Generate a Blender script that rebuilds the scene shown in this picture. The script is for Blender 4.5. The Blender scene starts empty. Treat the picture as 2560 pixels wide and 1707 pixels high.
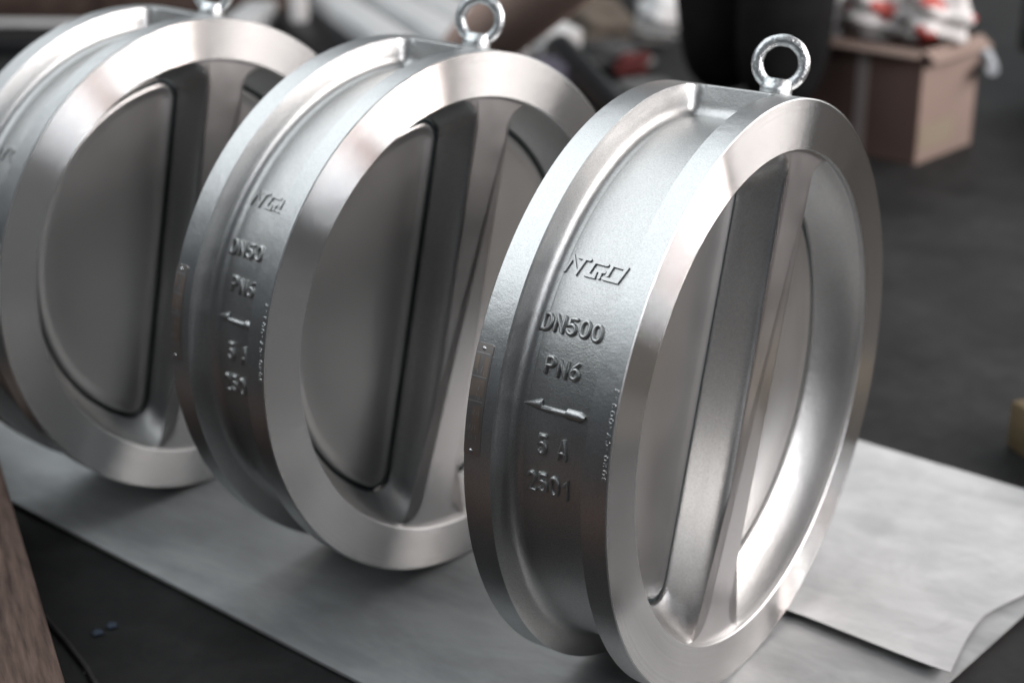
import bpy, bmesh, math, random
from mathutils import Vector, Matrix, Euler
R_ = math.radians
random.seed(7)
scene = bpy.context.scene
COL = scene.collection

# ------------------------------------------------------------ camera
cd = bpy.data.cameras.new('camera')
cam = bpy.data.objects.new('camera', cd); COL.objects.link(cam)
cam.location = (0.60615, -1.30765, 0.94102)
cam.rotation_euler = (1.186389, 0.008853, 0.604677)
cd.sensor_width = 36.0
cd.lens = 3909.96 / 2560 * 36.0
cd.clip_start = 0.05; cd.clip_end = 60
cd.dof.use_dof = True
cd.dof.focus_distance = 1.40
cd.dof.aperture_fstop = cd.lens / 19.0
cd.dof.aperture_blades = 8
scene.camera = cam

# ------------------------------------------------------------ world and lamps
w = bpy.data.worlds.new('World'); scene.world = w; w.use_nodes = True
bg = w.node_tree.nodes['Background']
bg.inputs[0].default_value = (0.80, 0.88, 1.0, 1); bg.inputs[1].default_value = 0.055

def area(name, loc, target, sx, sy, power, col):
    l = bpy.data.lights.new(name, 'AREA'); l.shape = 'RECTANGLE'; l.size = sx; l.size_y = sy
    l.energy = power; l.color = col
    o = bpy.data.objects.new(name, l); COL.objects.link(o); o.location = loc
    d = Vector(target) - Vector(loc); o.rotation_euler = d.to_track_quat('-Z', 'Y').to_euler()
    return o
# roof strip light above the row, unseen strips at right shaped and tinted to streak the faces, shop door and far windows behind
area('roof_light', (-2.6, -0.80, 3.3), (-2.6, -0.80, 0), 4.8, 6.2, 165, (0.92, 0.97, 1.0))
for wa, we, ww, wc in ((-12, 30, .12, (0.93, 0.96, 1.0)), (-4, 36, .12, (0.95, 0.96, 1.0)), (5, 24, .45, (1.0, 0.80, 0.74)), (15, 40, .14, (1.0, 0.97, 0.97)), (25, 80, .55, (1.0, 0.97, 0.96)), (34, 78, .50, (1.0, 0.88, 0.83))):
    ca, sa = math.cos(R_(wa)), math.sin(R_(wa))
    area('streak_light', (3.9 * ca, 3.9 * sa, 2.3), (0, 0, 0.5), ww, 1.9, we * 0.88, wc)
area('shop_door_light', (2.4, 4.2, 2.2), (0, 0, 0.4), 3.0, 2.6, 110, (1.0, 0.935, 0.91))
area('far_window_light', (-0.9, 6.5, 2.3), (-0.5, 0, 0.2), 3.6, 2.0, 50, (0.95, 0.98, 1.0))

vs = scene.view_settings
vs.view_transform = 'Standard'; vs.look = 'None'; vs.exposure = 0.18; vs.gamma = 1.0

# ------------------------------------------------------------ materials
def mat(name):
    m = bpy.data.materials.new(name); m.use_nodes = True
    nt = m.node_tree; b = nt.nodes['Principled BSDF']
    return m, nt, b
def node(nt, t, **kw):
    n = nt.nodes.new(t)
    for k, v in kw.items():
        if k.startswith('i_'): n.inputs[k[2:].replace('_', ' ')].default_value = v
        else: setattr(n, k, v)
    return n
def ramp(nt, fac, stops):
    r = nt.nodes.new('ShaderNodeValToRGB'); e = r.color_ramp.elements
    while len(e) < len(stops): e.new(0.5)
    for k, (p, c) in enumerate(stops):
        e[k].position = p; e[k].color = (c, c, c, 1) if isinstance(c, (int, float)) else (*c, 1)
    nt.links.new(fac, r.inputs[0]); return r
def noise(nt, scale, detail=4, rough=0.55, stretch=None):
    tc = nt.nodes.new('ShaderNodeTexCoord'); mp = nt.nodes.new('ShaderNodeMapping')
    if stretch: mp.inputs['Scale'].default_value = stretch
    nt.links.new(tc.outputs['Object'], mp.inputs[0])
    n = nt.nodes.new('ShaderNodeTexNoise'); n.inputs['Scale'].default_value = scale
    n.inputs['Detail'].default_value = detail; n.inputs['Roughness'].default_value = rough
    nt.links.new(mp.outputs[0], n.inputs['Vector']); return n
def bump(nt, b, h, strength, dist):
    bp = nt.nodes.new('ShaderNodeBump'); bp.inputs['Strength'].default_value = strength
    bp.inputs['Distance'].default_value = dist
    nt.links.new(h, bp.inputs['Height']); nt.links.new(bp.outputs[0], b.inputs['Normal']); return bp

def metal(name, base, r0, r1, nscale, bscale, bstr, bdist, aniso=0.0, tint=None):
    m, nt, b = mat(name)
    b.inputs['Metallic'].default_value = 1
    n = noise(nt, nscale, 2)
    rr = ramp(nt, n.outputs[0], [(0.3, r0), (0.7, r1)])
    nt.links.new(rr.outputs[0], b.inputs['Roughness'])
    n2 = noise(nt, nscale * 0.5, 3)
    c = ramp(nt, n2.outputs[0], [(0.3, tuple(x * 0.90 for x in base)), (0.7, base)])
    nt.links.new(c.outputs[0], b.inputs['Base Color'])
    if bstr > 0.3:                # fine speckle of the blasted skin
        sp = noise(nt, bscale * 1.3, 2, 0.7); sr = ramp(nt, sp.outputs[0], [(0.30, 0.74), (0.62, 1.0)])
        ml = nt.nodes.new('ShaderNodeMixRGB'); ml.blend_type = 'MULTIPLY'; ml.inputs[0].default_value = 1
        nt.links.new(c.outputs[0], ml.inputs[1]); nt.links.new(sr.outputs[0], ml.inputs[2]); nt.links.new(ml.outputs[0], b.inputs['Base Color'])
    if bstr:
        n3 = noise(nt, bscale, 3, 0.6); bp1 = bump(nt, b, n3.outputs[0], bstr, bdist)
        if bstr > 0.3:            # slight unevenness of hand-dressed castings
            n4 = noise(nt, 48, 4, 0.6); bp2 = nt.nodes.new('ShaderNodeBump'); bp2.inputs['Strength'].default_value = 0.16; bp2.inputs['Distance'].default_value = 0.003
            nt.links.new(n4.outputs[0], bp2.inputs['Height']); nt.links.new(bp2.outputs[0], bp1.inputs['Normal'])
    if aniso:
        b.inputs['Anisotropic'].default_value = aniso; b.inputs['Anisotropic Rotation'].default_value = 0.25
        t = nt.nodes.new('ShaderNodeTangent'); t.direction_type = 'RADIAL'; t.axis = 'X'
        nt.links.new(t.outputs[0], b.inputs['Tangent'])
    return m
M_cast = metal('blasted_steel', (0.66, 0.665, 0.66), 0.38, 0.46, 9, 600, 0.40, 0.0006)
M_rim = metal('satin_rim_steel', (0.66, 0.67, 0.67), 0.34, 0.40, 12, 700, 0.32, 0.0005)
M_face = metal('lathe_turned_steel', (0.66, 0.66, 0.66), 0.40, 0.44, 6, 0, 0, 0, aniso=0.5)
# fine lathe grooves: add a streaky brushed lobe over the satin one
nt = M_face.node_tree; pb_ = nt.nodes['Principled BSDF']
mb_ = nt.nodes.new('ShaderNodeBsdfMetallic'); mb_.distribution = 'BECKMANN'
for i_ in mb_.inputs:
    if i_.name == 'Base Color': i_.default_value = (0.71, 0.705, 0.70, 1)
    elif i_.name == 'Edge Tint': i_.default_value = (0.86, 0.86, 0.86, 1)
    elif i_.name == 'Roughness': i_.default_value = 0.27
    elif i_.name == 'Anisotropy': i_.default_value = 1.0
    elif i_.name == 'Rotation': i_.default_value = 0.25
tg_ = nt.nodes.new('ShaderNodeTangent'); tg_.direction_type = 'RADIAL'; tg_.axis = 'X'; nt.links.new(tg_.outputs[0], mb_.inputs['Tangent'])
# concentric grooves too fine to see: each scatters light radially
gtc = nt.nodes.new('ShaderNodeTexCoord'); gv = nt.nodes.new('ShaderNodeVectorMath'); gv.operation = 'MULTIPLY'; gv.inputs[1].default_value = (0, 1, 1)
nt.links.new(gtc.outputs['Object'], gv.inputs[0])
gl = nt.nodes.new('ShaderNodeVectorMath'); gl.operation = 'LENGTH'; nt.links.new(gv.outputs[0], gl.inputs[0])
gn = nt.nodes.new('ShaderNodeVectorMath'); gn.operation = 'NORMALIZE'; nt.links.new(gv.outputs[0], gn.inputs[0])
gt = nt.nodes.new('ShaderNodeVectorTransform'); gt.vector_type = 'VECTOR'; gt.convert_from = 'OBJECT'; gt.convert_to = 'WORLD'; nt.links.new(gn.outputs[0], gt.inputs[0])
gm = nt.nodes.new('ShaderNodeMath'); gm.operation = 'MULTIPLY'; gm.inputs[1].default_value = 40000; nt.links.new(gl.outputs['Value'], gm.inputs[0])
gw = nt.nodes.new('ShaderNodeTexWhiteNoise'); gw.noise_dimensions = '1D'; nt.links.new(gm.outputs[0], gw.inputs['W'])
gr = nt.nodes.new('ShaderNodeMapRange'); gr.inputs['To Min'].default_value = -0.75; gr.inputs['To Max'].default_value = 0.85; nt.links.new(gw.outputs['Value'], gr.inputs[0])
gs = nt.nodes.new('ShaderNodeVectorMath'); gs.operation = 'SCALE'; nt.links.new(gt.outputs[0], gs.inputs[0]); nt.links.new(gr.outputs[0], gs.inputs['Scale'])
gg = nt.nodes.new('ShaderNodeNewGeometry'); ga = nt.nodes.new('ShaderNodeVectorMath'); ga.operation = 'ADD'; nt.links.new(gg.outputs['Normal'], ga.inputs[0]); nt.links.new(gs.outputs[0], ga.inputs[1])
gz = nt.nodes.new('ShaderNodeVectorMath'); gz.operation = 'NORMALIZE'; nt.links.new(ga.outputs[0], gz.inputs[0]); nt.links.new(gz.outputs[0], mb_.inputs['Normal'])
# faint tool rings: tone changes with the radius
g2 = nt.nodes.new('ShaderNodeMath'); g2.operation = 'MULTIPLY'; g2.inputs[1].default_value = 420; nt.links.new(gl.outputs['Value'], g2.inputs[0])
g3 = nt.nodes.new('ShaderNodeTexNoise'); g3.noise_dimensions = '1D'; g3.inputs['Scale'].default_value = 1.0; g3.inputs['Detail'].default_value = 5; nt.links.new(g2.outputs[0], g3.inputs['W'])
g4 = ramp(nt, g3.outputs[0], [(0.3, (0.64, 0.635, 0.63)), (0.65, (0.73, 0.725, 0.72))])
for i_ in mb_.inputs:
    if i_.name == 'Base Color': nt.links.new(g4.outputs[0], i_)
mx_ = nt.nodes.new('ShaderNodeMixShader'); mx_.inputs[0].default_value = 0.82
nt.links.new(pb_.outputs[0], mx_.inputs[1]); nt.links.new(mb_.outputs[0], mx_.inputs[2]); nt.links.new(mx_.outputs[0], nt.nodes['Material Output'].inputs[0])
M_bar = metal('milled_bar_steel', (0.67, 0.655, 0.65), 0.30, 0.38, 14, 700, 0.10, 0.0004)
M_plate = metal('disc_plate_steel', (0.58, 0.575, 0.57), 0.35, 0.41, 8, 600, 0.10, 0.0004)
M_zinc = metal('zinc_plating', (0.78, 0.81, 0.82), 0.30, 0.40, 60, 300, 0.6, 0.0016)
M_tag = metal('tag_steel', (0.60, 0.55, 0.52), 0.36, 0.40, 40, 0, 0, 0)  # brownish tint carries a warm reflection
M_tagink = metal('tag_print', (0.58, 0.47, 0.40), 0.42, 0.46, 40, 0, 0, 0)  # print areas with the orange reflection tinted in
M_tagline = metal('tag_line', (0.85, 0.84, 0.84), 0.4, 0.46, 40, 0, 0, 0)
M_engr = metal('engraved_edge', (0.85, 0.86, 0.86), 0.25, 0.3, 40, 0, 0, 0)
m, nt, b = mat('rubber_seal'); b.inputs['Base Color'].default_value = (0.006, 0.016, 0.018, 1); b.inputs['Roughness'].default_value = 0.5; M_seal = m

def cloth(name, c0, c1, rough, scale, stretch=None, bs=0.3, bd=0.002, spec=0.3, stain=None):
    m, nt, b = mat(name)
    n = noise(nt, scale, 6, 0.6, stretch)
    r = ramp(nt, n.outputs[0], [(0.32, c0), (0.68, c1)])
    src = r.outputs[0]
    for (sc_, st_, lo_) in (stain or ()):     # smudges and dust with shapes of their own
        n_ = noise(nt, sc_, 8, 0.65, st_); n_.inputs['Distortion'].default_value = 0.8
        q_ = ramp(nt, n_.outputs[0], [(0.40, lo_), (0.56, 1.0)])
        ml = nt.nodes.new('ShaderNodeMixRGB'); ml.blend_type = 'MULTIPLY'; ml.inputs[0].default_value = 1
        nt.links.new(src, ml.inputs[1]); nt.links.new(q_.outputs[0], ml.inputs[2]); src = ml.outputs[0]
    nt.links.new(src, b.inputs['Base Color']); b.inputs['Roughness'].default_value = rough
    b.inputs['Specular IOR Level'].default_value = spec
    if bs: bump(nt, b, n.outputs[0], bs, bd)
    return m
M_floor = cloth('dark_floor', (0.012, 0.012, 0.012), (0.028, 0.028, 0.028), 0.75, 5, None, 0.3, 0.004, 0.25, ((1.3, None, .6), (26, None, .75)))
M_mat = cloth('grey_sheet', (0.27, 0.28, 0.285), (0.40, 0.41, 0.41), 0.42, 4, (1, 2.5, 1), 0.35, 0.005, 0.4, ((2.2, (1, 3, 1), .78), (11, (1, 2, 1), .90)))
M_wood = cloth('brown_wood', (0.040, 0.026, 0.021), (0.13, 0.088, 0.072), 0.75, 14, (1, 9, 9), 0.5, 0.003, 0.2)
M_card = cloth('brown_cardboard', (0.12, 0.08, 0.068), (0.155, 0.105, 0.09), 0.85, 3, None, 0.1, 0.002, 0.1)
M_card_lit = cloth('lit_cardboard', (0.24, 0.18, 0.155), (0.30, 0.23, 0.20), 0.85, 3, None, 0.1, 0.002, 0.1)  # lit end and flaps: their brightness is put into the colour
M_tape = cloth('grey_tape', (0.30, 0.26, 0.25), (0.36, 0.32, 0.31), 0.3, 5, None, 0, 0, 0.5)
M_white = cloth('white_plastic', (0.62, 0.60, 0.59), (0.80, 0.78, 0.77), 0.4, 12, None, 0.3, 0.004, 0.5)
M_red = cloth('red_plastic', (0.42, 0.07, 0.06), (0.5, 0.10, 0.08), 0.4, 12, None, 0, 0, 0.5)
M_black = cloth('black_cloth', (0.004, 0.004, 0.004), (0.014, 0.014, 0.015), 0.9, 6, None, 0.5, 0.01, 0.15)
M_dkplastic = cloth('black_rubber', (0.006, 0.006, 0.007), (0.012, 0.012, 0.013), 0.5, 9, None, 0, 0, 0.4)
M_rack = cloth('dark_mesh', (0.004, 0.004, 0.005), (0.11, 0.11, 0.11), 0.8, 22, (1, 1, 3), 0.4, 0.01, 0.2)
M_grey = cloth('grey_steel_bar', (0.58, 0.585, 0.585), (0.70, 0.705, 0.705), 0.5, 5, None, 0, 0, 0.5)
M_tube = cloth('tan_tube', (0.58, 0.40, 0.34), (0.66, 0.47, 0.40), 0.7, 4, None, 0, 0, 0.2)
M_purple = cloth('grey_violet_cloth', (0.10, 0.095, 0.125), (0.17, 0.16, 0.20), 0.9, 7, None, 0.3, 0.01, 0.1)
M_blue = cloth('blue_scrap', (0.02, 0.032, 0.05), (0.04, 0.055, 0.08), 0.7, 9, None, 0, 0, 0.4)
M_skin = cloth('skin', (0.42, 0.24, 0.18), (0.50, 0.30, 0.23), 0.5, 9, None, 0, 0, 0.4)
M_hair = cloth('hair', (0.01, 0.008, 0.007), (0.02, 0.015, 0.012), 0.5, 30, None, 0, 0, 0.4)

# ------------------------------------------------------------ object helpers
def link(name, me, parent=None, mats=(), smooth=None):
    for mm in mats: me.materials.append(mm)
    if smooth is not None:
        me.shade_smooth()
        me.set_sharp_from_angle(angle=R_(smooth))
    o = bpy.data.objects.new(name, me); COL.objects.link(o)
    if parent: o.parent = parent
    return o
def from_bm(name, bm, parent=None, mats=(), smooth=None, recalc=True):
    if recalc: bmesh.ops.recalc_face_normals(bm, faces=bm.faces)
    me = bpy.data.meshes.new(name); bm.to_mesh(me); bm.free()
    return link(name, me, parent, mats, smooth)
def thing(name, label, cat, loc=(0, 0, 0), rz=0, group=None):
    o = bpy.data.objects.new(name, None); COL.objects.link(o)
    o.empty_display_size = 0.05
    o.location = loc; o.rotation_euler = (0, 0, rz); tag(o, label, cat, group); return o
def tag(o, label, cat, group=None):
    o['label'] = label; o['category'] = cat
    if group: o['group'] = group
    return o

# ------------------------------------------------------------ valve
RO, RI, W = 0.300, 0.2505, 0.1503
XL, XR = -0.1208, -0.0254         # groove walls
RF = 0.270                        # groove floor radius
# local frame: axis = x, near face at x=0, pad and bar upright (+z); later rolled about x

def pol(x, r, a):                 # a = angle from top, positive towards +y
    return (x, r * math.sin(a), r * math.cos(a))

def groove_depth(x, a):
    a = abs((a + math.pi) % (2 * math.pi) - math.pi)
    hw = (XR - XL) / 2; dx = hw - abs(x - (XL + XR) / 2)
    dq = (a - R_(7.0)) * 0.285
    rc = 0.016
    if dx < rc and dq < rc:
        d = rc - math.hypot(rc - dx, rc - dq)
        if dx < 0 or dq < 0: d = min(d, min(dx, dq))
    else: d = min(dx, dq)
    D = RO - RF
    if d <= 0: return 0.0
    if d < 0.003: return 0.018 * d / 0.003
    if d < 0.0155:
        t = (0.0155 - d) / 0.0125
        return 0.018 + 0.0125 * math.sqrt(max(0, 1 - t * t)) 
    if d < 0.0162: return 0.0305 - 0.0006 * (d - 0.0155) / 0.0007
    return D - 0.0001

def make_body(root):
    bm = bmesh.new()
    # angular stations
    st = set(round(i * math.pi / 240, 6) for i in range(-240, 240))
    for k in range(0, 34):
        a = R_(6.9) + k * 0.0006 / 0.285
        st.add(round(a, 6)); st.add(round(-a, 6))
    A = sorted(st)
    offs = [-0.0004, 0.0, 0.0006, 0.0013, 0.0021, 0.003, 0.0034, 0.0040, 0.0048, 0.0058, 0.007, 0.0085, 0.0102, 0.012, 0.0138, 0.0155, 0.0162, 0.0175]
    xs = sorted(set([XL + o for o in offs] + [XR - o for o in offs] + [XL + 0.0175 + (XR - XL - 0.035) * k / 8 for k in range(9)]))
    # closed section: list of (x, r, uses_groove, material of the span that follows)
    sec = [(-0.0008 * 0, RI + 0.0008, 0, 2), (0.0, RO - 0.0010, 0, 1), (-0.0010, RO, 0, 1)]
    for x in reversed(xs): sec.append((x, RO, 1, 0))
    sec += [(-W + 0.0010, RO, 0, 1), (-W, RO - 0.001, 0, 2), (-W, 0.256, 0, 0), (-W + 0.001, 0.255, 0, 0), (-0.060, 0.2545, 0, 0)]
    rows = []
    for (x, r, g, mi) in sec:
        row = []
        for a in A:
            rr = r - (groove_depth(x, a) if g else 0)
            row.append(bm.verts.new(pol(x, rr, a)))
        rows.append(row)
    n = len(A)
    for i in range(len(rows) - 1):
        for j in range(n):
            f = bm.faces.new((rows[i][j], rows[i][(j + 1) % n], rows[i + 1][(j + 1) % n], rows[i + 1][j]))
            mi = sec[i][3]
            if i >= 2 and sec[i][2] and (sec[i][0] > XR - 0.00001 or sec[i + 1][0] < XL + 0.00001): mi = 1
            f.material_index = mi
    # lip from face into the bore
    lip = [rows[0]]
    for (x, r) in ((-0.0008, RI), (-0.0062, RI)):
        lip.append([bm.verts.new(pol(x, r, a)) for a in A])
    for i in range(2):
        for j in range(n):
            f = bm.faces.new((lip[i][j], lip[i][(j + 1) % n], lip[i + 1][(j + 1) % n], lip[i + 1][j])); f.material_index = 1
    return from_bm('body', bm, root, (M_cast, M_rim, M_face), 32)

def dloop(R, u0, rc, side, n1=30, nc=14, n2=90):
    cu = u0 + rc; cv = math.sqrt((R - rc) ** 2 - cu ** 2)
    th = math.atan2(cv, cu)       # corner centre direction
    pts = []
    for i in range(n1): t = i / n1; pts.append((u0, -cv + 2 * cv * t))
    for i in range(nc):           # corner at top: from angle 180 to th
        a = math.pi + (th - math.pi) * i / nc; pts.append((cu + rc * math.cos(a), cv + rc * math.sin(a)))
    for i in range(n2): a = th - 2 * th * i / n2; pts.append((R * math.cos(a), R * math.sin(a)))
    for i in range(nc):
        a = -th + (-math.pi + th) * i / nc; pts.append((cu + rc * math.cos(a), -cv + rc * math.sin(a)))
    return [(side * u, v) for u, v in pts], n1, nc, n2

RINGS = [(-0.0060, .2505, .0240, .030), (-0.0066, .2502, .0252, .031), (-0.0085, .2498, .0272, .031), (-0.0115, .2490, .0290, .031),
         (-0.016, .2475, .0303, .031), (-0.024, .2440, .0318, .031), (-0.034, .2375, .0332, .029), (-0.042, .2315, .0343, .026),
         (-0.048, .2260, .0366, .024), (-0.0535, .2252, .0374, .022), (-0.060, .2250, .0376, .022)]
def make_inner(root):
    bm = bmesh.new(); fronts = {}
    for side in (1, -1):
        prev = None
        for k, (x, R, u0, rc) in enumerate(RINGS):
            pts, n1, nc, n2 = dloop(R, u0, rc, side)
            row = [bm.verts.new((x, u, v)) for u, v in pts]
            if prev:
                n = len(row)
                for j in range(n):
                    f = bm.faces.new((prev[j], prev[(j + 1) % n], row[(j + 1) % n], row[j])); f.material_index = 0
            else: fronts[side] = (row, n1, nc, n2)
            prev = row
    # bar front
    def inner(side):
        row, n1, nc, n2 = fronts[side]
        N = len(row)
        seq = [row[i % N] for i in range(n1 + nc + n2, N + n1 + nc + 1)]   # bottom tangent .. line .. top tangent
        return seq
    a, c = inner(1), inner(-1)
    loop = list(a)
    def ang(v): return math.atan2(v.co.z, v.co.y)
    t0, t1 = ang(a[-1]), ang(c[-1])
    for k in range(1, 12): t = t0 + (t1 - t0) * k / 12; loop.append(bm.verts.new((-0.006, .2505 * math.cos(t), .2505 * math.sin(t))))
    loop += list(reversed(c))
    t0, t1 = ang(c[0]), ang(a[0])
    t0 = t0 % (2 * math.pi); t1 = t1 % (2 * math.pi)
    for k in range(1, 12): t = t0 + (t1 - t0) * k / 12; loop.append(bm.verts.new((-0.006, .2505 * math.cos(t), .2505 * math.sin(t))))
    f = bm.faces.new(loop); f.material_index = 1
    bmesh.ops.triangulate(bm, faces=[f])
    # back web
    ring = 96; o_ = []; i_ = []
    for k in range(ring):
        t = 2 * math.pi * k / ring
        o_.append(bm.verts.new((-0.0595, .2544 * math.cos(t), .2544 * math.sin(t)))); i_.append(bm.verts.new((-0.0595, .2241 * math.cos(t), .2241 * math.sin(t))))
    for k in range(ring): bm.faces.new((o_[k], o_[(k + 1) % ring], i_[(k + 1) % ring], i_[k]))
    q = [bm.verts.new((-0.0597, s * .0389, v)) for s, v in ((-1, -.222), (1, -.222), (1, .222), (-1, .222))]
    bm.faces.new(q)
    return from_bm('seat_frame', bm, root, (M_cast, M_bar), 28, recalc=False)

def make_plate(root, side):
    bm = bmesh.new()
    R, u0, rc = .2208, .0418, .020
    prof = [(0.0, -.0640), (0.0, -.0538), (.0007, -.0516), (.0020, -.0505), (.0042, -.0503), (.0072, -.0511), (.0110, -.0524), (.016, -.0530)]
    prev = None
    for (ins, x) in prof:
        pts, *_ = dloop(R - ins, u0 + ins, max(rc - ins, .004), side, 24, 10, 64)
        row = [bm.verts.new((x, u, v)) for u, v in pts]
        if prev:
            n = len(row)
            for j in range(n): bm.faces.new((prev[j], prev[(j + 1) % n], row[(j + 1) % n], row[j]))
        prev = row
    # gently domed centre
    cu = side * .125; N = len(prev); pr = prev
    for s, dx in ((.8, .0004), (.6, .0007), (.4, .0009), (.2, .0010)):
        row = [bm.verts.new((-.0530 + dx, cu + (v.co.y - cu) * s, v.co.z * s)) for v in prev]
        for j in range(N): bm.faces.new((pr[j], pr[(j + 1) % N], row[(j + 1) % N], row[j]))
        pr = row
    c = bm.verts.new((-.0530 + .0010, cu, 0))
    for j in range(N): bm.faces.new((pr[j], pr[(j + 1) % N], c))
    # back
    pts, *_ = dloop(R, u0, rc, side, 24, 10, 64)
    o = from_bm('plate', bm, root, (M_plate,), 40)
    # rubber seal round the edge
    bm = bmesh.new(); rows = []
    for (out, x) in ((-.0004, -.0560), (-.0004, -.0528), (.0010, -.0518), (.0034, -.0519), (.0044, -.0530), (.0043, -.0560)):
        pts, *_ = dloop(R + out, u0 - out, rc + out, side, 24, 10, 64)
        rows.append([bm.verts.new((x, u, v)) for u, v in pts])
    n = len(rows[0])
    for i in range(5):
        for j in range(n): bm.faces.new((rows[i][j], rows[i][(j + 1) % n], rows[i + 1][(j + 1) % n], rows[i + 1][j]))
    from_bm('seal', bm, o, (M_seal,), 60)
    return o

# strokes wrapped on a cylinder -------------------------------------------------
def wrap(x, s, r, a0):            # s = arc length upward from reference angle a0 (angle from -y side towards the top)
    a = a0 + s / RF
    return Vector((x, -r * math.cos(a), r * math.sin(a)))
def ribbon(bm, pts, closed, width, height, base_r, a0, flat, mapf):
    """raised stroke: profile swept along a polyline laid on the cylinder"""
    if flat: prof = [(-.5, -.25), (-.46, .85), (-.40, 1), (.40, 1), (.46, .85), (.5, -.25)]
    else: prof = [(-.5, -.3), (-.45, .45), (-.32, .86), (-.13, 1.0), (.13, 1.0), (.32, .86), (.45, .45), (.5, -.3)]
    n = len(pts); rows = []
    P = [Vector(p) for p in pts]
    ext = [None] * n
    for i in range(n):
        if closed: d0 = (P[i] - P[i - 1]); d1 = (P[(i + 1) % n] - P[i])
        else:
            d0 = P[i] - P[i - 1] if i else P[1] - P[0]; d1 = P[i + 1] - P[i] if i < n - 1 else P[-1] - P[-2]
        d0 = d0.normalized(); d1 = d1.normalized(); t = (d0 + d1)
        if t.length < 1e-6: t = d1
        t.normalize(); nn = Vector((-t.y, t.x)); k = 1 / max(0.5, nn.dot(Vector((-d1.y, d1.x))))
        rows.append((P[i], nn * min(k, 1.6), t))
    if not closed:                # round the ends
        e0, nn0, t0 = rows[0]; e1, nn1, t1 = rows[-1]
        rows = [(e0 - t0 * width * .35, nn0 * .45, t0)] + rows + [(e1 + t1 * width * .35, nn1 * .45, t1)]
    vr = []
    for (p, nn, t) in rows:
        row = []
        for (a, h) in prof:
            q = p + nn * (a * width)
            row.append(bm.verts.new(mapf(q.x, q.y, base_r + h * height)))
        vr.append(row)
    m_ = len(prof); N = len(vr)
    for i in range(N if closed else N - 1):
        for j in range(m_ - 1):
            bm.faces.new((vr[i][j], vr[i][j + 1], vr[(i + 1) % N][j + 1], vr[(i + 1) % N][j]))
    if not closed:
        bm.faces.new(vr[0]); bm.faces.new(list(reversed(vr[-1])))

def arc(cx, cy, rx, ry, a0, a1, n=9):
    return [(cx + rx * math.cos(R_(a0 + (a1 - a0) * i / (n - 1))), cy + ry * math.sin(R_(a0 + (a1 - a0) * i / (n - 1)))) for i in range(n)]
# glyphs on a 0..0.62 x 0..1 cell: list of (points, closed)
G = {
 'D': [([(.0, 0), (.0, 1), (.25, 1)] + arc(.25, .5, .33, .5, 80, -80, 9) + [(.25, 0)], True)],
 'N': [([(0, 0), (0, 1)], False), ([(0, 1), (.56, 0)], False), ([(.56, 0), (.56, 1)], False)],
 '5': [([(.52, 1), (.10, 1), (.04, .56)] + arc(.27, .32, .27, .30, 120, -150, 11), False)],
 '0': [(arc(.28, .62, .27, .38, 0, 180, 9) + arc(.28, .38, .27, .38, 180, 360, 9), True)],
 'P': [([(0, 0), (0, 1), (.28, 1)] + arc(.30, .73, .24, .27, 85, -85, 7) + [(.28, .46), (.03, .46)], False)],
 '6': [([(.44, .98), (.18, .72), (.03, .38)] , False), (arc(.29, .30, .27, .30, 0, 345, 14), True)],
 'A': [([(0, 0), (.30, 1)], False), ([(.30, 1), (.60, 0)], False), ([(.11, .34), (.49, .34)], False)],
 '2': [(arc(.28, .72, .25, .28, 160, -25, 8) + [(.03, 0), (.56, 0)], False)],
 '1': [([(.10, .76), (.34, 1), (.34, 0)], False)],
 '3': [(arc(.26, .76, .24, .24, 150, -80, 8), False), (arc(.26, .27, .28, .27, 80, -150, 9), False)],
 'C': [(arc(.32, .5, .30, .5, 50, 310, 12), False)],
 'V': [([(0, 1), (.28, 0), (.56, 1)], False)],
 'J': [([(.10, 1), (.50, 1)], False), ([(.40, 1), (.40, .25)] + arc(.22, .22, .18, .22, 0, -150, 6), False)],
 '-': [([(.05, .48), (.50, .48)], False)],
}
def text_mesh(name, txt, x0, x1, a_base, hgt, width, root, tall=1.0, gaps=None):
    """line of cast characters from x0 to x1 with base line at angle a_base (deg) on the groove floor"""
    bm = bmesh.new(); n = len(txt)
    cells = []; cur = 0
    for ch in txt:
        cw = 0.45 if ch == ' ' else (0.40 if ch == '1' else 0.60)
        cells.append(cur); cur += cw + 0.30
    tot = cur - 0.30; sx = (x1 - x0) / tot
    rnd = random.Random(len(txt) * 7 + int(a_base))
    def mapf(x, y, r): return wrap(x, y, r, R_(a_base))
    for ch, c in zip(txt, cells):
        if ch == ' ': continue
        tilt = rnd.uniform(-.05, .05); lift = rnd.uniform(-.04, .04)
        for pts, closed in G[ch]:
            q = [(x0 + (c + px + tilt * py) * sx, (py + lift) * hgt) for px, py in pts]
            ribbon(bm, q, closed, width, 0.0030, RF, 0, False, mapf)
    return from_bm(name, bm, root, (M_cast,), 60)

def logo(root, dang):
    bm = bmesh.new(); th = 0.0038
    def ab(px, py):
        dx, dy = px - 640, py - 405
        return (-0.1046 + (12.2 * dx + 5 * dy) / 156.7 / 1000, (2.8 * dx - 11.7 * dy) / 156.7 / 1000)
    strokes = [[(650, 385), (770, 222), (800, 418), (905, 262)], [(838, 226), (972, 264)],
               [(1180, 335), (1030, 292), (925, 448), (1008, 472), (1040, 398), (1142, 422)], [(1098, 412), (1068, 488)],
               [(1170, 462), (1245, 338), (1405, 388), (1288, 542), (1120, 494)]]
    def mapf(x, y, r): return wrap(x, y, r, R_(40.7 + dang))
    for s in strokes: ribbon(bm, [ab(*p) for p in s], False, th, 0.0022, RF, 0, True, mapf)
    return from_bm('embossed_logo', bm, root, (M_cast,), 30)

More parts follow.
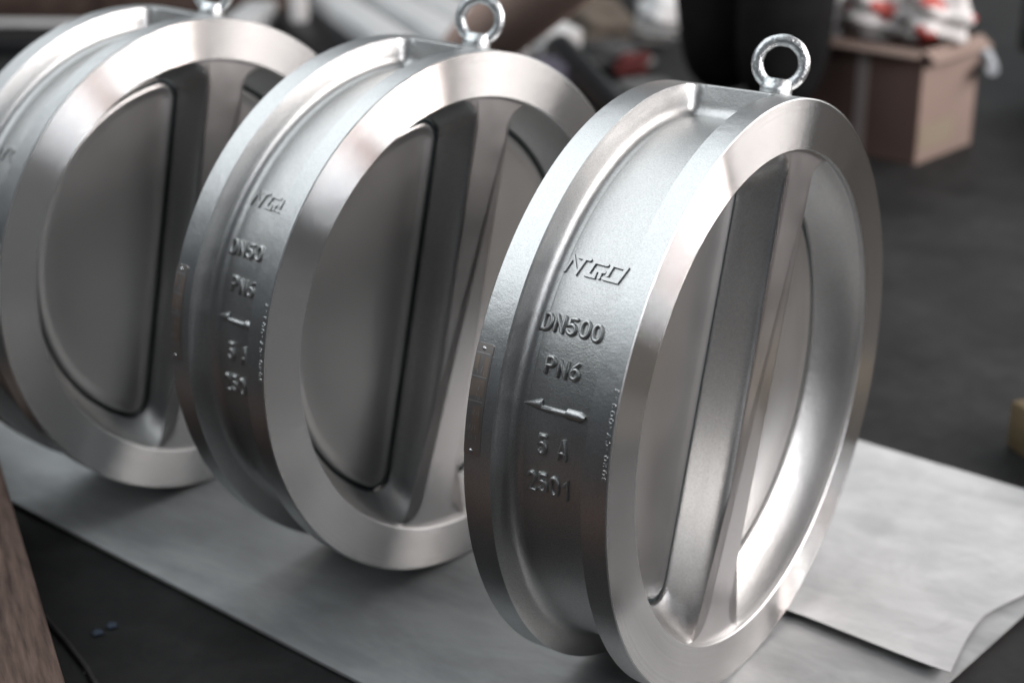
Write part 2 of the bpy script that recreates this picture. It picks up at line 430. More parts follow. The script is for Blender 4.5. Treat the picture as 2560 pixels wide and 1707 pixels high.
def arrow(root, dang):
    bm = bmesh.new()
    xm = [-0.1085, -0.0935, -0.0905, -0.0900, -0.0655, -0.0640, -0.0500, -0.0455]
    hi = [0.0004, 0.0070, 0.0068, 0.0018, 0.0018, 0.0046, 0.0046, 0.0014]
    lo = [-0.0006, -0.0038, -0.0038, -0.0040, -0.0040, -0.0052, -0.0058, -0.0016]
    prof = [(0, -.3), (.04, .4), (.22, .9), (.5, 1), (.78, .9), (.96, .4), (1, -.3)]
    rows = []
    for x, h, l in zip(xm, hi, lo):
        rows.append([bm.verts.new(wrap(x, l + (h - l) * a, RF + 0.0036 * z, R_(15.1 + dang))) for a, z in prof])
    for i in range(len(rows) - 1):
        for j in range(6): bm.faces.new((rows[i][j], rows[i][j + 1], rows[i + 1][j + 1], rows[i + 1][j]))
    bm.faces.new(rows[0]); bm.faces.new(list(reversed(rows[-1])))
    return from_bm('flow_arrow', bm, root, (M_cast,), 50)

def serial(root, dang):
    bm = bmesh.new(); txt = '3020-CV-003-J'
    a0, a1 = R_(6.9 + dang), R_(22.9 + dang); L = (a1 - a0) * RO
    step = L / len(txt); h = 0.0036; xb = -0.0028
    def mapf(x, y, r):
        a = a0 + y / RO; return Vector((x, -r * math.cos(a), r * math.sin(a)))
    for k, ch in enumerate(txt):
        for pts, closed in G[ch]:
            q = [(xb - py * h, k * step + px * step * 1.05) for px, py in pts]
            q = list(reversed(q)) if not closed else q
            ribbon(bm, q, closed, 0.00085, 0.00045, RO, 0, False, mapf)
    return from_bm('serial_number', bm, root, (M_engr,), 60)

def nameplate(root, dang):
    # grid patch on the far flange
    x0, x1 = -0.1494, -0.1322; a0, a1 = 4.8 + dang, 24.3 + dang
    def patch(bm, xa, xb, aa, ab_, r, na, mi, rc=0):
        rows = []
        for i in range(na + 1):
            a = R_(aa + (ab_ - aa) * i / na); s = min(i, na - i) * (R_(ab_ - aa) / na) * RO
            e = 0
            if rc and s < rc: e = rc - math.sqrt(max(0, rc * rc - (rc - s) ** 2))
            rows.append([bm.verts.new((x, -r * math.cos(a), r * math.sin(a))) for x in (xa + e, xb - e)])
        for i in range(na):
            f = bm.faces.new((rows[i][0], rows[i][1], rows[i + 1][1], rows[i + 1][0])); f.material_index = mi
        return rows
    bm = bmesh.new()
    t = patch(bm, x0, x1, a0, a1, RO + .0009, 80, 0, .0016)
    bt = patch(bm, x0, x1, a0, a1, RO + .0001, 80, 0, .0016)
    for i in range(80):
        for c in (0, 1): bm.faces.new((t[i][c], t[i + 1][c], bt[i + 1][c], bt[i][c]))
    bm.faces.new((t[0][0], t[0][1], bt[0][1], bt[0][0])); bm.faces.new((t[-1][0], t[-1][1], bt[-1][1], bt[-1][0]))
    o = from_bm('nameplate', bm, root, (M_tag,), 40)
    bm = bmesh.new()
    # print fields, tinted with a warm reflection
    rnd = random.Random(3)
    cells = [(-0.1480, -0.1440, 19.6, 22.3), (-0.1385, -0.1335, 18.6, 22.0), (-0.1484, -0.1338, 15.2, 18.2), (-0.1430, -0.1345, 8.8, 13.6)]
    for (xa, xb, aa, ab_) in cells: patch(bm, xa, xb, aa + dang, ab_ + dang, RO + .00105, 10, 1)
    for (xa, xb, aa) in ((-0.1484, -0.1338, 22.55), (-0.1484, -0.1335, 18.5), (-0.1488, -0.1338, 14.3)):
        patch(bm, xa, xb, aa + dang, aa + .14 + dang, RO + .0012, 2, 2)
    patch(bm, -0.1486, -0.1484, 18.5 + dang, 22.6 + dang, RO + .0012, 12, 2); patch(bm, -0.1338, -0.1336, 18.5 + dang, 22.6 + dang, RO + .0012, 12, 2)
    for k in range(26):
        xa = -0.1478 + rnd.random() * .012; aa = rnd.choice((19.2, 16.4, 14.7, 11.8, 9.4, 7.6)) + rnd.uniform(-.3, .3)
        patch(bm, xa, xa + .0004, aa + dang, aa + rnd.uniform(.5, 1.1) + dang, RO + .0013, 3, 2)
    from_bm('plate_print', bm, o, (M_tag, M_tagink, M_tagline), None)
    for aa in (23.45, 5.6):
        bm = bmesh.new()
        for k, (rr, h) in enumerate(((.0018, .0), (.0017, .0008), (.0011, .0014), (.0003, .0016))):
            pass
        a = R_(aa + dang); nrm = Vector((0, -math.cos(a), math.sin(a))); tx = Vector((1, 0, 0)); ty = nrm.cross(tx)
        prev = None
        for rr, h in ((.0019, .0006), (.0018, .0014), (.0012, .0021), (.0004, .0024)):
            row = [bm.verts.new(Vector((-0.1418, 0, 0)) + nrm * (RO + h) + (tx * math.cos(t * math.pi / 6) + ty * math.sin(t * math.pi / 6)) * rr) for t in range(12)]
            if prev:
                for j in range(12): bm.faces.new((prev[j], prev[(j + 1) % 12], row[(j + 1) % 12], row[j]))
            prev = row
        bm.faces.new(prev)
        from_bm('rivet', bm, o, (M_zinc,), 60)
    return o

def eye_bolt(root, a_deg, xpos, yaw):
    o = bpy.data.objects.new('eye_bolt', None)
    bm = bmesh.new()
    # collar
    prof = [(.0152, .0), (.0160, .0008), (.0160, .0065), (.0156, .0085), (.0150, .0110), (.0148, .0135), (.0138, .0150), (.009, .0150)]
    prev = None
    for r, h in prof:
        row = [bm.verts.new((r * math.cos(2 * math.pi * k / 40), r * math.sin(2 * math.pi * k / 40) * (1 if h < .007 else .95 - 26 * (h - .007)), h)) for k in range(40)]
        if prev:
            for j in range(40): bm.faces.new((prev[j], prev[(j + 1) % 40], row[(j + 1) % 40], row[j]))
        prev = row
    bm.faces.new(prev)
    # ring, slightly faceted by forging
    Rm, rt, cz = .0228, .0060, .0300
    rnd = random.Random(5)
    NU, NV = 96, 20; g = []
    for i in range(NU):
        a = 2 * math.pi * i / NU; row = []
        wob = 1 + .03 * math.sin(9 * a) * (1 if math.sin(a) > .3 else .2)
        for j in range(NV):
            t = 2 * math.pi * j / NV
            rr = Rm + rt * math.cos(t) * wob
            row.append(bm.verts.new((rr * math.cos(a), rt * .95 * math.sin(t) * wob, cz + rr * math.sin(a))))
        g.append(row)
    for i in range(NU):
        for j in range(NV): bm.faces.new((g[i][j], g[(i + 1) % NU][j], g[(i + 1) % NU][(j + 1) % NV], g[i][(j + 1) % NV]))
    # move onto the pad: local z -> radial at a_deg from top
    a = R_(a_deg)
    mt = Matrix.Translation((xpos, RO * math.sin(a), RO * math.cos(a))) @ Matrix.Rotation(-a, 4, 'X') @ Matrix.Rotation(yaw, 4, 'Z')
    bm.transform(mt)
    return from_bm('eye_bolt', bm, root, (M_zinc,), 50)

def roll_mesh_objects(objs, ang):
    for o in objs: o.rotation_euler = (-ang, 0, 0)

GV = 'steel check valves standing in a row'
def valve_master():
    root = thing('check_valve', 'x', 'check valve', group=GV)
    make_body(root); make_inner(root); make_plate(root, 1); make_plate(root, -1)
    return root
ROLL = 17.5
root = valve_master()
# writing is laid out for the front valve, in its un-rolled frame (angles measured on the photograph minus its roll)
D = -ROLL
logo(root, D)
text_mesh('embossed_number', 'DN500', -0.1080, -0.0470, 29.4 + D, 0.0140, .0043, root)
text_mesh('embossed_number', 'PN6', -0.0935, -0.0600, 21.5 + D, 0.0140, .0043, root)
arrow(root, D)
text_mesh('embossed_number', '5 A', -0.0895, -0.0610, 6.2 + D, 0.0165, .0043, root)
text_mesh('embossed_number', '2501', -0.0995, -0.0575, -1.6 + D, 0.0165, .0043, root)
serial(root, D)
nameplate(root, D)
eye_bolt(root, 0.0, -0.048, R_(24))

def copy_tree(o, parent=None):
    c = o.copy(); COL.objects.link(c); c.parent = parent
    for ch in list(o.children): copy_tree(ch, c)
    return c
def place(rt, x, y, yaw, roll, label):
    rt.location = (x, y, RO); rt.rotation_euler = Euler((-R_(roll), 0, yaw), 'XYZ'); rt['label'] = label
v2 = copy_tree(root); v3 = copy_tree(root)
place(root, 0, 0, 0, ROLL, 'front steel check valve in sharp focus with embossed DN500 lettering, nearest of the row')
place(v2, -0.38214, 0.02467, -0.12030, 14.0, 'middle steel check valve of the row, blurred, with a tan tube behind its eye bolt')
place(v3, -0.77324, 0.01102, -0.11444, 13.0, 'rearmost steel check valve at the left edge, most blurred of the row')
for v in (v2, v3):
    for ch in v.children:
        if ch.name.startswith('eye_bolt'):
            pass

# ------------------------------------------------------------ ground and sheet
bm = bmesh.new()
q = [bm.verts.new(p) for p in ((-14, -8, 0), (10, -8, 0), (10, 16, 0), (-14, 16, 0))]
bm.faces.new(q)
fl = from_bm('floor', bm, None, (M_floor,)); fl['kind'] = 'structure'

def wavy(x, y, k=1.0):
    return k * (0.0012 * math.sin(5 * x + 3 * y) + 0.0010 * math.sin(11 * x - 6 * y + 1) + 0.0006 * math.sin(23 * y + 4 * x))
def sheet(name, fx, nx, ny, z0, lift, th):
    """fx(u,v) -> x,y over the unit square"""
    bm = bmesh.new(); top = []; bot = []
    for i in range(nx + 1):
        a, b2 = [], []
        for j in range(ny + 1):
            u, v = i / nx, j / ny; x, y = fx(u, v); z = z0 + lift(u, v, x, y)
            a.append(bm.verts.new((x, y, z + th))); b2.append(bm.verts.new((x, y, z)))
        top.append(a); bot.append(b2)
    for i in range(nx):
        for j in range(ny):
            bm.faces.new((top[i][j], top[i + 1][j], top[i + 1][j + 1], top[i][j + 1]))
            bm.faces.new((bot[i][j], bot[i][j + 1], bot[i + 1][j + 1], bot[i + 1][j]))
    for i in range(nx):
        bm.faces.new((top[i][0], bot[i][0], bot[i + 1][0], top[i + 1][0])); bm.faces.new((top[i][ny], top[i + 1][ny], bot[i + 1][ny], bot[i][ny]))
    for j in range(ny):
        bm.faces.new((top[0][j], top[0][j + 1], bot[0][j + 1], bot[0][j])); bm.faces.new((top[nx][j], bot[nx][j], bot[nx][j + 1], top[nx][j + 1]))
    return bm
FLOORZ = -0.010
fl.location.z = FLOORZ
def f_low(u, v):
    xr = 0.185 + 0.13 * max(0, v - .35) - 0.02 * v
    x = -2.4 + (xr + 2.4) * u
    y0 = -0.115 - 0.0 ; yf = -0.2034 - 0.095 * (x + 0.949) ; yb = 0.545 - 0.085 * (x + 0.0)
    return x, yf + (yb - yf) * v
mb = thing('ground_sheet', 'grey protective sheet on the dark floor with a folded-over right end under the valves', 'sheet', (0, 0, 0))
bm = sheet('s', f_low, 140, 44, FLOORZ + .001, lambda u, v, x, y: 0.0045 + min(0, wavy(x, y, .6)), -FLOORZ - .0062)
from_bm('lower_layer', bm, mb, (M_mat,), 40)
def f_up(u, v):
    yf = 0.100 - 0.09 * 0
    xr = 0.192 - 0.012 * math.sin(math.pi * min(1, v * 2)) + 0.10 * max(0, v - .3)
    x = -0.30 + (xr + 0.30) * u
    y0 = 0.1005 - 0.10 * max(0, x) - 0.006 * u * u; yb = 0.552 - 0.085 * x
    return x, y0 + (yb - y0) * v
def lift(u, v, x, y):
    e = math.exp(-v * 16); e2 = math.exp(-(1 - u) * 14)
    return 0.0012 + 0.0060 * e * (0.35 + 0.65 * min(1, u * 1.7)) + 0.0030 * e2 * (1 - v) + wavy(x, y, .35) + .0008
bm = sheet('s', f_up, 70, 50, 0.0, lift, .0009)
for vtx in bm.verts:
    if vtx.co.x < 0.01: vtx.co.z = min(vtx.co.z, .0025 + .006 * math.exp(-max(0, vtx.co.y - .1) * 40))
M_mat2 = cloth('pale_sheet_fold', (0.43, 0.44, 0.445), (0.56, 0.565, 0.565), 0.5, 5, (1, 2.5, 1), 0.35, 0.005, 0.35, ((3.0, (1, 1.6, 1), .84), (16, None, .90)))  # paler tone for the folded layer
from_bm('folded_layer', bm, mb, (M_mat2,), 40)

# ------------------------------------------------------------ helpers for solid props
def box_bm(bm, c, s, rz=0.0, bev=0.0, M=None):
    r = bmesh.ops.create_cube(bm, size=1.0)
    vs_ = r['verts']
    mt = Matrix.Translation(c) @ Matrix.Rotation(rz, 4, 'Z') @ (M or Matrix.Identity(4)) @ Matrix.Diagonal((*s, 1))
    bmesh.ops.transform(bm, matrix=mt, verts=vs_)
    if bev:
        es = list({e for v in vs_ for e in v.link_edges})
        bmesh.ops.bevel(bm, geom=es, offset=bev, segments=2, affect='EDGES', profile=.5)
def tube_bm(bm, pts, r, n=16, cap=True):
    P = [Vector(p) for p in pts]; rows = []
    for i, p in enumerate(P):
        t = (P[min(i + 1, len(P) - 1)] - P[max(i - 1, 0)]).normalized()
        a = t.orthogonal().normalized() if i == 0 else (rows_a - t * rows_a.dot(t)).normalized()
        rows_a = a; b2 = t.cross(a)
        rr = r[i] if isinstance(r, (list, tuple)) else r
        rows.append([bm.verts.new(p + (a * math.cos(2 * math.pi * k / n) + b2 * math.sin(2 * math.pi * k / n)) * rr) for k in range(n)])
    for i in range(len(rows) - 1):
        for k in range(n): bm.faces.new((rows[i][k], rows[i][(k + 1) % n], rows[i + 1][(k + 1) % n], rows[i + 1][k]))
    if cap: bm.faces.new(rows[0]); bm.faces.new(list(reversed(rows[-1])))

# ------------------------------------------------------------ timber in the foreground
import numpy as np
CM = cam.rotation_euler.to_matrix(); CP = Vector(cam.location)
def at(px, py, z=0.0):
    """point at height z seen at photo pixel (of a 2352x1568 view); used only to work out where things stand"""
    k = 2560 / 2352
    d = CM @ Vector(((px * k - 1280) / 3909.96, -(py * k - 853.5) / 3909.96, -1))
    return CP + d * ((z - CP.z) / d.z)
ZT = 0.115
e0, e1 = at(-40, 925, ZT), at(160, 1600, ZT)
d = (e1 - e0); d.z = 0; Lt = d.length; d.normalize(); nrm = Vector((d.y, -d.x, 0))
if nrm.y > 0: nrm = -nrm
bm = bmesh.new()
ctr = (e0 + e1) / 2 + d * 0.25 + nrm * 0.075; ctr.z = (ZT + FLOORZ) / 2
box_bm(bm, (0, 0, 0), (Lt + 0.9, 0.15, ZT - FLOORZ), 0, .003)
tm = from_bm('timber_beam', bm, None, (M_wood,), 30)
tm.location = ctr; tm.rotation_euler = (0, 0, math.atan2(d.y, d.x))
tag(tm, 'brown rough-sawn timber beam lying in the lower left corner', 'timber')
bm = bmesh.new()
c0, c1, c2, c3 = at(100, 1405), at(150, 1462), at(195, 1520), at(235, 1590)
tube_bm(bm, [(p.x, p.y, FLOORZ + .004) for p in (c0, c1, c2, c3)], .0035, 10)
tag(from_bm('cable', bm, None, (M_dkplastic,), 60), 'thin black cable on the floor beside the timber beam', 'cable')
for k, (px, py, s, mm, lab) in enumerate(((222, 1438, .013, M_blue, 'larger blue scrap on the dark floor, left of its pair'), (255, 1422, .013, M_blue, 'darker blue scrap on the floor right beside the other blue scrap'), (196, 1528, .005, M_white, 'tiny white pellet on the dark floor beside the cable'))):
    bm = bmesh.new(); bmesh.ops.create_icosphere(bm, subdivisions=2, radius=s * .5)
    for v in bm.verts: v.co.x *= 1.0 + .3 * math.sin(9 * v.co.y / s); v.co.z *= .35 if k < 2 else .9
    p = at(px, py); o = from_bm('pellet' if k == 2 else 'scrap', bm, None, (mm,), 60); o.location = (p.x, p.y, FLOORZ + s * (.17 if k < 2 else .45))
    tag(o, lab, 'pellet' if k == 2 else 'scrap')

# ------------------------------------------------------------ cardboard box with plastic bags
b0 = at(2100, 370); b1 = at(2230, 320)
dx = (b1 - b0); dx.z = 0; Wb = dx.length; dx.normalize(); dl = Vector((-dx.y, dx.x, 0))   # towards left in view
if dl.x > 0: dl = -dl
HB = 0.255; LB = 0.44
cb = thing('cardboard_box', 'open brown cardboard box with tape strip and plastic bags on top, upper right', 'box', (b0.x, b0.y, FLOORZ))
bm = bmesh.new()
def P3(a, b_, c): return Vector((0, 0, 0)) + dl * a + dx * b_ + Vector((0, 0, c))
def quadbox(bm, a0, a1, b0_, b1_, z0, z1, bev=.003):
    vv = []
    for z in (z0, z1):
        for (a, b_) in ((a0, b0_), (a1, b0_), (a1, b1_), (a0, b1_)): vv.append(bm.verts.new(P3(a, b_, z)))
    fs = [(3, 2, 1, 0), (4, 5, 6, 7), (0, 1, 5, 4), (1, 2, 6, 5), (2, 3, 7, 6), (3, 0, 4, 7)]
    for f in fs: bm.faces.new([vv[i] for i in f])
for (a0, a1, q0, q1) in ((0, LB, 0, .005), (0, LB, Wb - .005, Wb), (LB - .005, LB, .005, Wb - .005)): quadbox(bm, a0, a1, q0, q1, 0, HB)
quadbox(bm, .005, LB - .005, .005, Wb - .005, 0, .005)
from_bm('box_wall', bm, cb, (M_card,), None)
bm = bmesh.new(); quadbox(bm, 0, .005, .0052, Wb - .0052, 0, HB - .001); o = from_bm('end_panel', bm, cb, (M_card_lit,), None); o['label'] = 'end panel painted in a lit tone'
bm = bmesh.new(); quadbox(bm, -.0012, 0, .012, Wb * .62, .03, .085); from_bm('paper_label', bm, cb, (cloth('yellowed_paper', (.24, .20, .15), (.28, .24, .18), .8, 4, None, 0, 0, .2),), None)
bm = bmesh.new(); quadbox(bm, LB * .30, LB * .37, -.0012, 0, .0, HB); from_bm('tape_strip', bm, cb, (M_tape,), None)
for (a0, a1, q0, q1, tilt) in ((-.085, 0, 0, Wb, .0), (0, LB, -.07, 0, .0)):
    bm = bmesh.new(); vv = [P3(a0, q0, HB - .05), P3(a1, q0, HB), P3(a1, q1, HB), P3(a0, q1, HB - .05)] if q0 == 0 else [P3(a0, q0, HB - .03), P3(a1, q0, HB - .03), P3(a1, q1, HB), P3(a0, q1, HB)]
    sc_ = .35
    if q0 == 0: vv[0] = P3(a0 * sc_, q0, HB - .022); vv[3] = P3(a0 * sc_, q1, HB - .022)
    else: vv[0] = P3(a0, q0 * sc_, HB - .012); vv[1] = P3(a1, q0 * sc_, HB - .012)
    top = [bm.verts.new(v) for v in vv]; bot = [bm.verts.new(v - Vector((0, 0, .004))) for v in vv]
    bm.faces.new(top); bm.faces.new(list(reversed(bot)))
    for i in range(4): bm.faces.new((top[i], top[(i + 1) % 4], bot[(i + 1) % 4], bot[i]))
    from_bm('flap', bm, cb, (M_card_lit,), None)
def lump(name, c, s, seed, mm, label, cat, group=None, amp=.25):
    bm = bmesh.new(); bmesh.ops.create_icosphere(bm, subdivisions=4, radius=1)
    rn = random.Random(seed); ph = [rn.uniform(0, 6) for _ in range(6)]
    for v in bm.verts:
        x, y, z = v.co; f = 1 + amp * (math.sin(4 * x + ph[0]) * math.cos(5 * y + ph[1]) + .6 * math.sin(9 * z + ph[2] + 4 * x) + .4 * abs(math.sin(11 * y + ph[3])))
        v.co = Vector((x * s[0] * f, y * s[1] * f, z * s[2] * f))
    o = from_bm(name, bm, None, mm if isinstance(mm, tuple) else (mm,), 60)
    if isinstance(mm, tuple) and len(mm) > 1:
        for p in o.data.polygons:
            c0_ = p.center
            if math.sin(c0_.x * 60 + ph[4]) + math.sin(c0_.z * 70 + c0_.y * 40 + ph[5]) > .9: p.material_index = 1
    o.location = c; tag(o, label, cat, group); return o
bx = Vector((b0.x, b0.y, FLOORZ))
for k, (a, b_, z, s, mm, lab) in enumerate((
    (.30, .06, HB + .035, (.065, .06, .045), M_white, 'crumpled white plastic bag over the left end of the cardboard box'),
    (.17, .10, HB + .050, (.075, .065, .055), (M_white, M_red), 'white plastic bag with red print in the middle of the cardboard box'),
    (.05, .13, HB + .055, (.070, .070, .060), (M_white, M_red), 'white and red plastic bag at the right end of the cardboard box'),
    (.24, .18, HB + .11, (.08, .07, .05), (M_white, M_red), 'upper white plastic bag piled behind the others on the cardboard box'))):
    lump('plastic_bag', bx + dl * a + dx * b_ + Vector((0, 0, z)), s, 11 + k, mm, lab, 'bag', 'plastic bags in the cardboard box')

# ------------------------------------------------------------ standing worker in black trousers
def skin_obj(name, joints, edges, radii, m_, parent=None, sub=2):
    me = bpy.data.meshes.new(name); me.from_pydata(joints, edges, []); o = bpy.data.objects.new(name, me); COL.objects.link(o)
    if parent: o.parent = parent
    md = o.modifiers.new('skin', 'SKIN'); md.use_smooth_shade = True
    ly = me.skin_vertices[0].data
    for i, r in enumerate(radii): ly[i].radius = (r, r) if not isinstance(r, tuple) else r
    ly[0].use_root = True
    s = o.modifiers.new('sub', 'SUBSURF'); s.levels = sub; s.render_levels = sub
    me.materials.append(m_); return o
pp = at(1705, 330)
person = thing('person', 'person in loose black trousers standing behind the front valve', 'person', (pp.x, pp.y, FLOORZ), R_(25))
J = [(0, 0, .98), (-.09, 0, .92), (-.075, .05, .52), (-.045, .10, .10), (.09, 0, .92), (.09, -.06, .52), (.075, -.08, .10)]
skin_obj('trousers', J, [(0, 1), (1, 2), (2, 3), (0, 4), (4, 5), (5, 6)], [.15, .13, .13, .105, .13, .125, .105], M_black, person)
T = [(0, 0, .98), (0, .0, 1.15), (0, .01, 1.36), (0, 0, 1.47), (-.19, 0, 1.40), (-.25, -.02, 1.12), (-.22, -.20, .98), (.19, 0, 1.40), (.25, -.02, 1.12), (.22, -.20, .98)]
skin_obj('jacket', T, [(0, 1), (1, 2), (2, 3), (2, 4), (4, 5), (5, 6), (2, 7), (7, 8), (8, 9)], [(.17, .13), (.17, .13), (.18, .12), .07, .07, .055, .042, .07, .055, .042], M_black, person)
skin_obj('head', [(0, 0, 1.44), (0, 0, 1.52), (0, -.01, 1.62), (0, 0, 1.70)], [(0, 1), (1, 2), (2, 3)], [.055, .06, (.075, .095), (.07, .085)], M_skin, person)
skin_obj('hair', [(0, .02, 1.62), (0, .02, 1.70), (0, .01, 1.74)], [(0, 1), (1, 2)], [(.079, .09), (.08, .095), (.05, .06)], M_hair, person)
for s in (-1, 1):
    hj = [(s * .22, -.20, .98), (s * .215, -.25, .95), (s * .21, -.30, .93)]; he = [(0, 1), (1, 2)]; hr = [.026, (.030, .016), (.034, .015)]
    n0 = 2
    for f in range(4):
        base = len(hj); off = (f - 1.5) * .017
        hj += [(s * .21 + off, -.325, .925), (s * .21 + off * 1.1, -.355 - .004 * (f in (1, 2)), .905), (s * .21 + off * 1.1, -.368, .882)]
        he += [(n0, base), (base, base + 1), (base + 1, base + 2)]; hr += [.0095, .0085, .0075]
    base = len(hj); hj += [(s * .21 - s * .035, -.275, .925), (s * .21 - s * .045, -.305, .905)]; he += [(1, base), (base, base + 1)]; hr += [.011, .009]
    skin_obj('hand', hj, he, hr, M_skin, person, 1)
    bm = bmesh.new()
    rows = []
    for (y, w_, h) in ((.09, .03, .05), (.06, .042, .075), (0, .045, .085), (-.08, .046, .065), (-.15, .048, .045), (-.19, .030, .030)):
        rows.append([bm.verts.new(((.075 if s > 0 else -.045) + w_ * math.cos(t * math.pi / 6), y + (-.08 if s > 0 else .10), max(.004, h * .5 + h * .5 * math.sin(t * math.pi / 6)))) for t in range(12)])
    for i in range(5):
        for t in range(12): bm.faces.new((rows[i][t], rows[i][(t + 1) % 12], rows[i + 1][(t + 1) % 12], rows[i + 1][t]))
    bm.faces.new(rows[0]); bm.faces.new(rows[-1])
    from_bm('shoe', bm, person, (M_dkplastic,), 50)

# ------------------------------------------------------------ background stock
# grey steel bars, lower right ends behind the middle valve
GB = 'grey steel bars stacked side by side'
pa, pb = at(700, 0), at(900, 150)
dv = (pb - pa); dv.z = 0; dv.normalize(); nv = Vector((-dv.y, dv.x, 0))
if nv.x < 0: nv = -nv
for k in range(4):
    bm = bmesh.new(); box_bm(bm, (0, 0, 0), (2.6, .115, .10), 0, .012)
    o = from_bm('steel_bar', bm, None, (M_grey,), 30)
    c = pb + nv * (.15 * k) - dv * (1.1 - .0 * k); o.location = (c.x, c.y, FLOORZ + .05 + (.012 if k % 2 else 0)); o.rotation_euler = (0, 0, math.atan2(dv.y, dv.x))
    tag(o, ['grey steel bar nearest the black strip, leftmost of the bars', 'second grey steel bar from the left', 'third grey steel bar from the left', 'rightmost grey steel bar, next to the tan tube'][k], 'steel bar', GB)
# plain black strip left of them
bm = bmesh.new(); box_bm(bm, (0, 0, 0), (1.6, .17, .05), 0, .01); o = from_bm('black_strip', bm, None, (M_dkplastic,), 30)
c = (at(640, 20) + at(860, 190)) / 2; o.location = (c.x, c.y, FLOORZ + .025); q_ = at(860, 190) - at(640, 20); o.rotation_euler = (0, 0, math.atan2(q_.y, q_.x))
tag(o, 'black strip beside the leftmost grey steel bar', 'strip')
# pale post end and grey beam left of it
bm = bmesh.new(); p = at(690, 78); tube_bm(bm, [(p.x, p.y, FLOORZ), (p.x, p.y, .10), (p.x, p.y, .16)], [.028, .030, .026], 20)
tag(from_bm('pale_peg', bm, None, (M_white,), 40), 'short pale peg standing beside the black strip', 'peg')
bm = bmesh.new(); box_bm(bm, (0, 0, 0), (1.5, .10, .08), 0, .01); o = from_bm('grey_beam', bm, None, (M_grey,), 30)
p0, p1 = at(540, 105), at(690, -20); c = (p0 + p1) / 2; q_ = p1 - p0; o.location = (c.x, c.y, FLOORZ + .04); o.rotation_euler = (0, 0, math.atan2(q_.y, q_.x))
tag(o, 'grey steel beam slanting away behind the rearmost valve', 'beam')
bm = bmesh.new(); p = at(400, 22); tube_bm(bm, [(p.x, p.y, FLOORZ), (p.x, p.y, .05), (p.x, p.y, .12)], [.10, .10, .085], 28)
tag(from_bm('black_drum', bm, None, (M_dkplastic,), 40), 'low black round drum behind the rearmost valve', 'drum')
# dark wooden crate top left with pale lid edge
p = at(60, 75); dc = thing('wooden_crate', 'dark brown wooden crate behind the rearmost valve, top left', 'crate', (p.x, p.y, FLOORZ), R_(28))
for k in range(4):
    bm = bmesh.new(); box_bm(bm, (0.2, .24, .05 + .1 * k), (1.3, .03, .094), 0, .004)
    from_bm('plank', bm, dc, (M_wood,), 30)
for nm, c_, s_ in (('batten', (0.2, .2105, .215), (.06, .028, .43)), ('side_board', (-.40, .52, .215), (.03, .5, .43)), ('side_board', (.84, .52, .215), (.03, .5, .43))):
    bm = bmesh.new(); box_bm(bm, c_, s_, 0, .003); from_bm(nm, bm, dc, (M_wood,), 30)
bm = bmesh.new(); box_bm(bm, (0, 0, 0), (.7, .06, .012), 0, .003); o = from_bm('pale_board', bm, None, (M_white,), 30)
p = at(90, 82); o.location = (p.x, p.y, FLOORZ + .05); o.rotation_euler = (0, R_(0), R_(30)); tag(o, 'thin pale board lying in front of the dark wooden crate', 'board')
bm = bmesh.new(); box_bm(bm, (0, 0, 0), (.5, .2, .04), 0, .01); o = from_bm('rubber_block', bm, None, (M_dkplastic,), 30)
p = at(40, 105); o.location = (p.x, p.y, FLOORZ + .02); o.rotation_euler = (0, 0, R_(25)); tag(o, 'black rubber block on the floor at the upper left edge', 'block')
# tan tube
bm = bmesh.new(); t0 = at(1085, 118, .08); t1 = t0 + Vector((.10, .62, .30)) * 1.0
t1 = at(1290, -70, .45)
tube_bm(bm, [t0, t0.lerp(t1, .5), t1, t1 + (t1 - t0) * .6], [.085, .085, .085, .085], 32)
tag(from_bm('tan_tube', bm, None, (M_tube,), 40), 'tan brown tube leaning up behind the middle valve', 'tube')
lump('cloth_bundle', at(1262, 185, .03), (.12, .12, .045), 31, M_purple, 'grey violet cloth bundle on the floor behind the middle valve', 'cloth', amp=.15)
bm = bmesh.new(); s0, s1 = at(1215, 30, .05), at(1440, 300, .05)
tube_bm(bm, [s0 + (s0 - s1) * .3, s0, s0.lerp(s1, .5), s1, s1 + (s1 - s0) * .3], .045, 14)
tag(from_bm('black_hose', bm, None, (M_dkplastic,), 50), 'thick black hose running down behind the middle valve', 'hose')
lump('grey_sack', at(1525, 25, .05), (.075, .10, .07), 41, M_grey, 'pale grey sack left of the standing person', 'sack', amp=.12)
lump('red_rag', at(1452, 150, .02), (.035, .08, .03), 43, cloth('dull_red', (.07, .018, .018), (.10, .028, .028), .9, 8, None, 0, 0, .1), 'dull red rag on the floor left of the standing person', 'rag', amp=.2)
lump('grey_stone', at(1390, 130, .02), (.12, .10, .04), 45, M_rack, 'dark grey lump on the floor left of the red rag', 'lump', amp=.15)
M_scrapm = cloth('grey_scrap', (.10, .10, .10), (.22, .22, .215), .6, 10, None, .2, .004, .3)
M_olive = cloth('olive_card', (.10, .085, .07), (.14, .12, .10), .8, 6, None, 0, 0, .1)
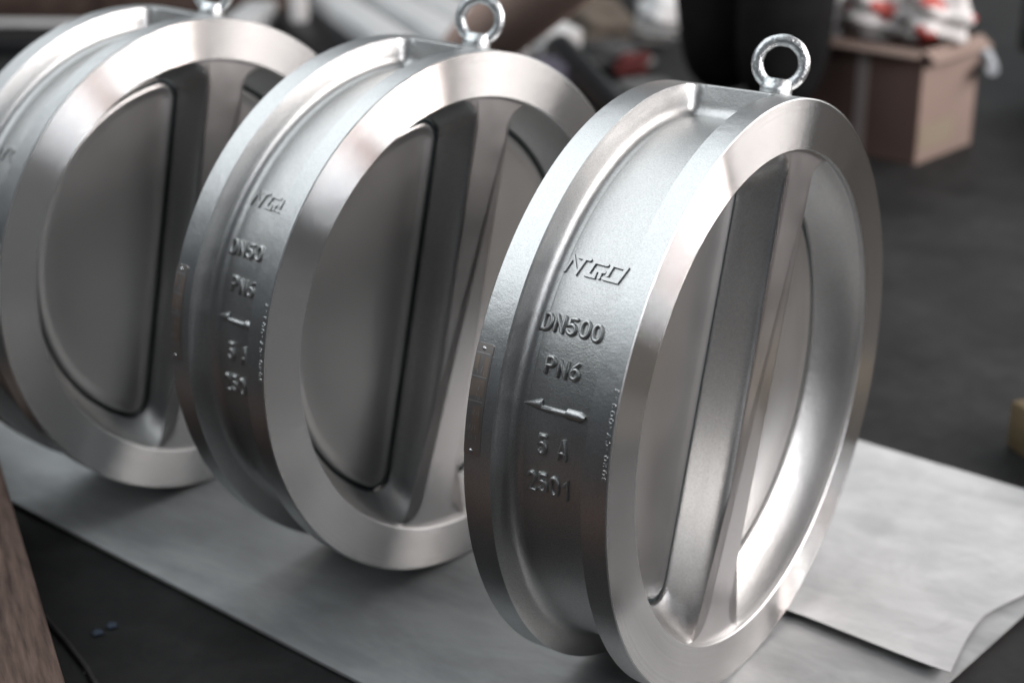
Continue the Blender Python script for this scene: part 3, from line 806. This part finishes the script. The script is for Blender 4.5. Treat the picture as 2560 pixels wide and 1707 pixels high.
for (px, py, zz, sx, mm, lab) in ((1360, 60, .06, (.10, .10, .09), M_olive, 'dull olive brown sack behind the black hose'), (1450, 75, .02, (.13, .05, .035), M_scrapm, 'grey scrap piece nearest the pale grey sack'),
        (1420, 135, .02, (.10, .05, .03), M_scrapm, 'grey scrap piece between the black hose and the red rag'), (1480, 210, .02, (.08, .06, .03), M_scrapm, 'lowest grey scrap piece, just above the front valve rim')):
    lump('sack' if mm is M_olive else 'scrap_piece', at(px, py, zz), sx, int(px), mm, lab, 'sack' if mm is M_olive else 'scrap', None if mm is M_olive else 'grey scrap left of the standing person', amp=.18)
# dark pallet stack with netting at the right
p = at(2290, 215); dr = thing('netting_stack', 'dark mesh-covered stack beyond the cardboard box at the right edge', 'stack', (p.x, p.y, FLOORZ), R_(-20))
bm = bmesh.new(); box_bm(bm, (.75, .45, .26), (1.5, .8, .30), 0, .02)
from_bm('netting', bm, dr, (M_rack,), 30)
for k in range(3):
    bm = bmesh.new(); box_bm(bm, (.2 + .55 * k, .45, .05), (.10, .8, .10), 0, .01); from_bm('foot_block', bm, dr, (M_dkplastic,), 30)
bm = bmesh.new(); h0, h1 = at(2252, 108, .18), at(2280, 160, .18); tube_bm(bm, [h0, h0.lerp(h1, .5), h1], [.014, .018, .014], 14)
o = from_bm('pale_handle', bm, dr, (cloth('pale_blue_plastic', (.45, .48, .52), (.55, .58, .62), .4, 8, None, 0, 0, .4),), 50)
o.matrix_parent_inverse = dr.matrix_basis.inverted() if False else Matrix.Identity(4)
hm = (Matrix.Translation(dr.location) @ Matrix.Rotation(R_(-20), 4, 'Z')).inverted(); o.data.transform(hm)
# timber end at the right edge; unseen length added for bronze reflections
bm = bmesh.new(); box_bm(bm, (0.65, 0, .035), (1.3, .14, .07), 0, .004)
o = from_bm('wood_block', bm, None, (cloth('yellow_wood', (.10, .075, .04), (.16, .12, .07), .7, 12, (1, 6, 6), .2, .002, .2),), 30)
p = at(2380, 1030); o.location = (p.x, p.y + .06, FLOORZ); o.rotation_euler = (0, 0, R_(-38)); tag(o, 'yellowish timber end on the floor at the right edge of the picture', 'wood block')
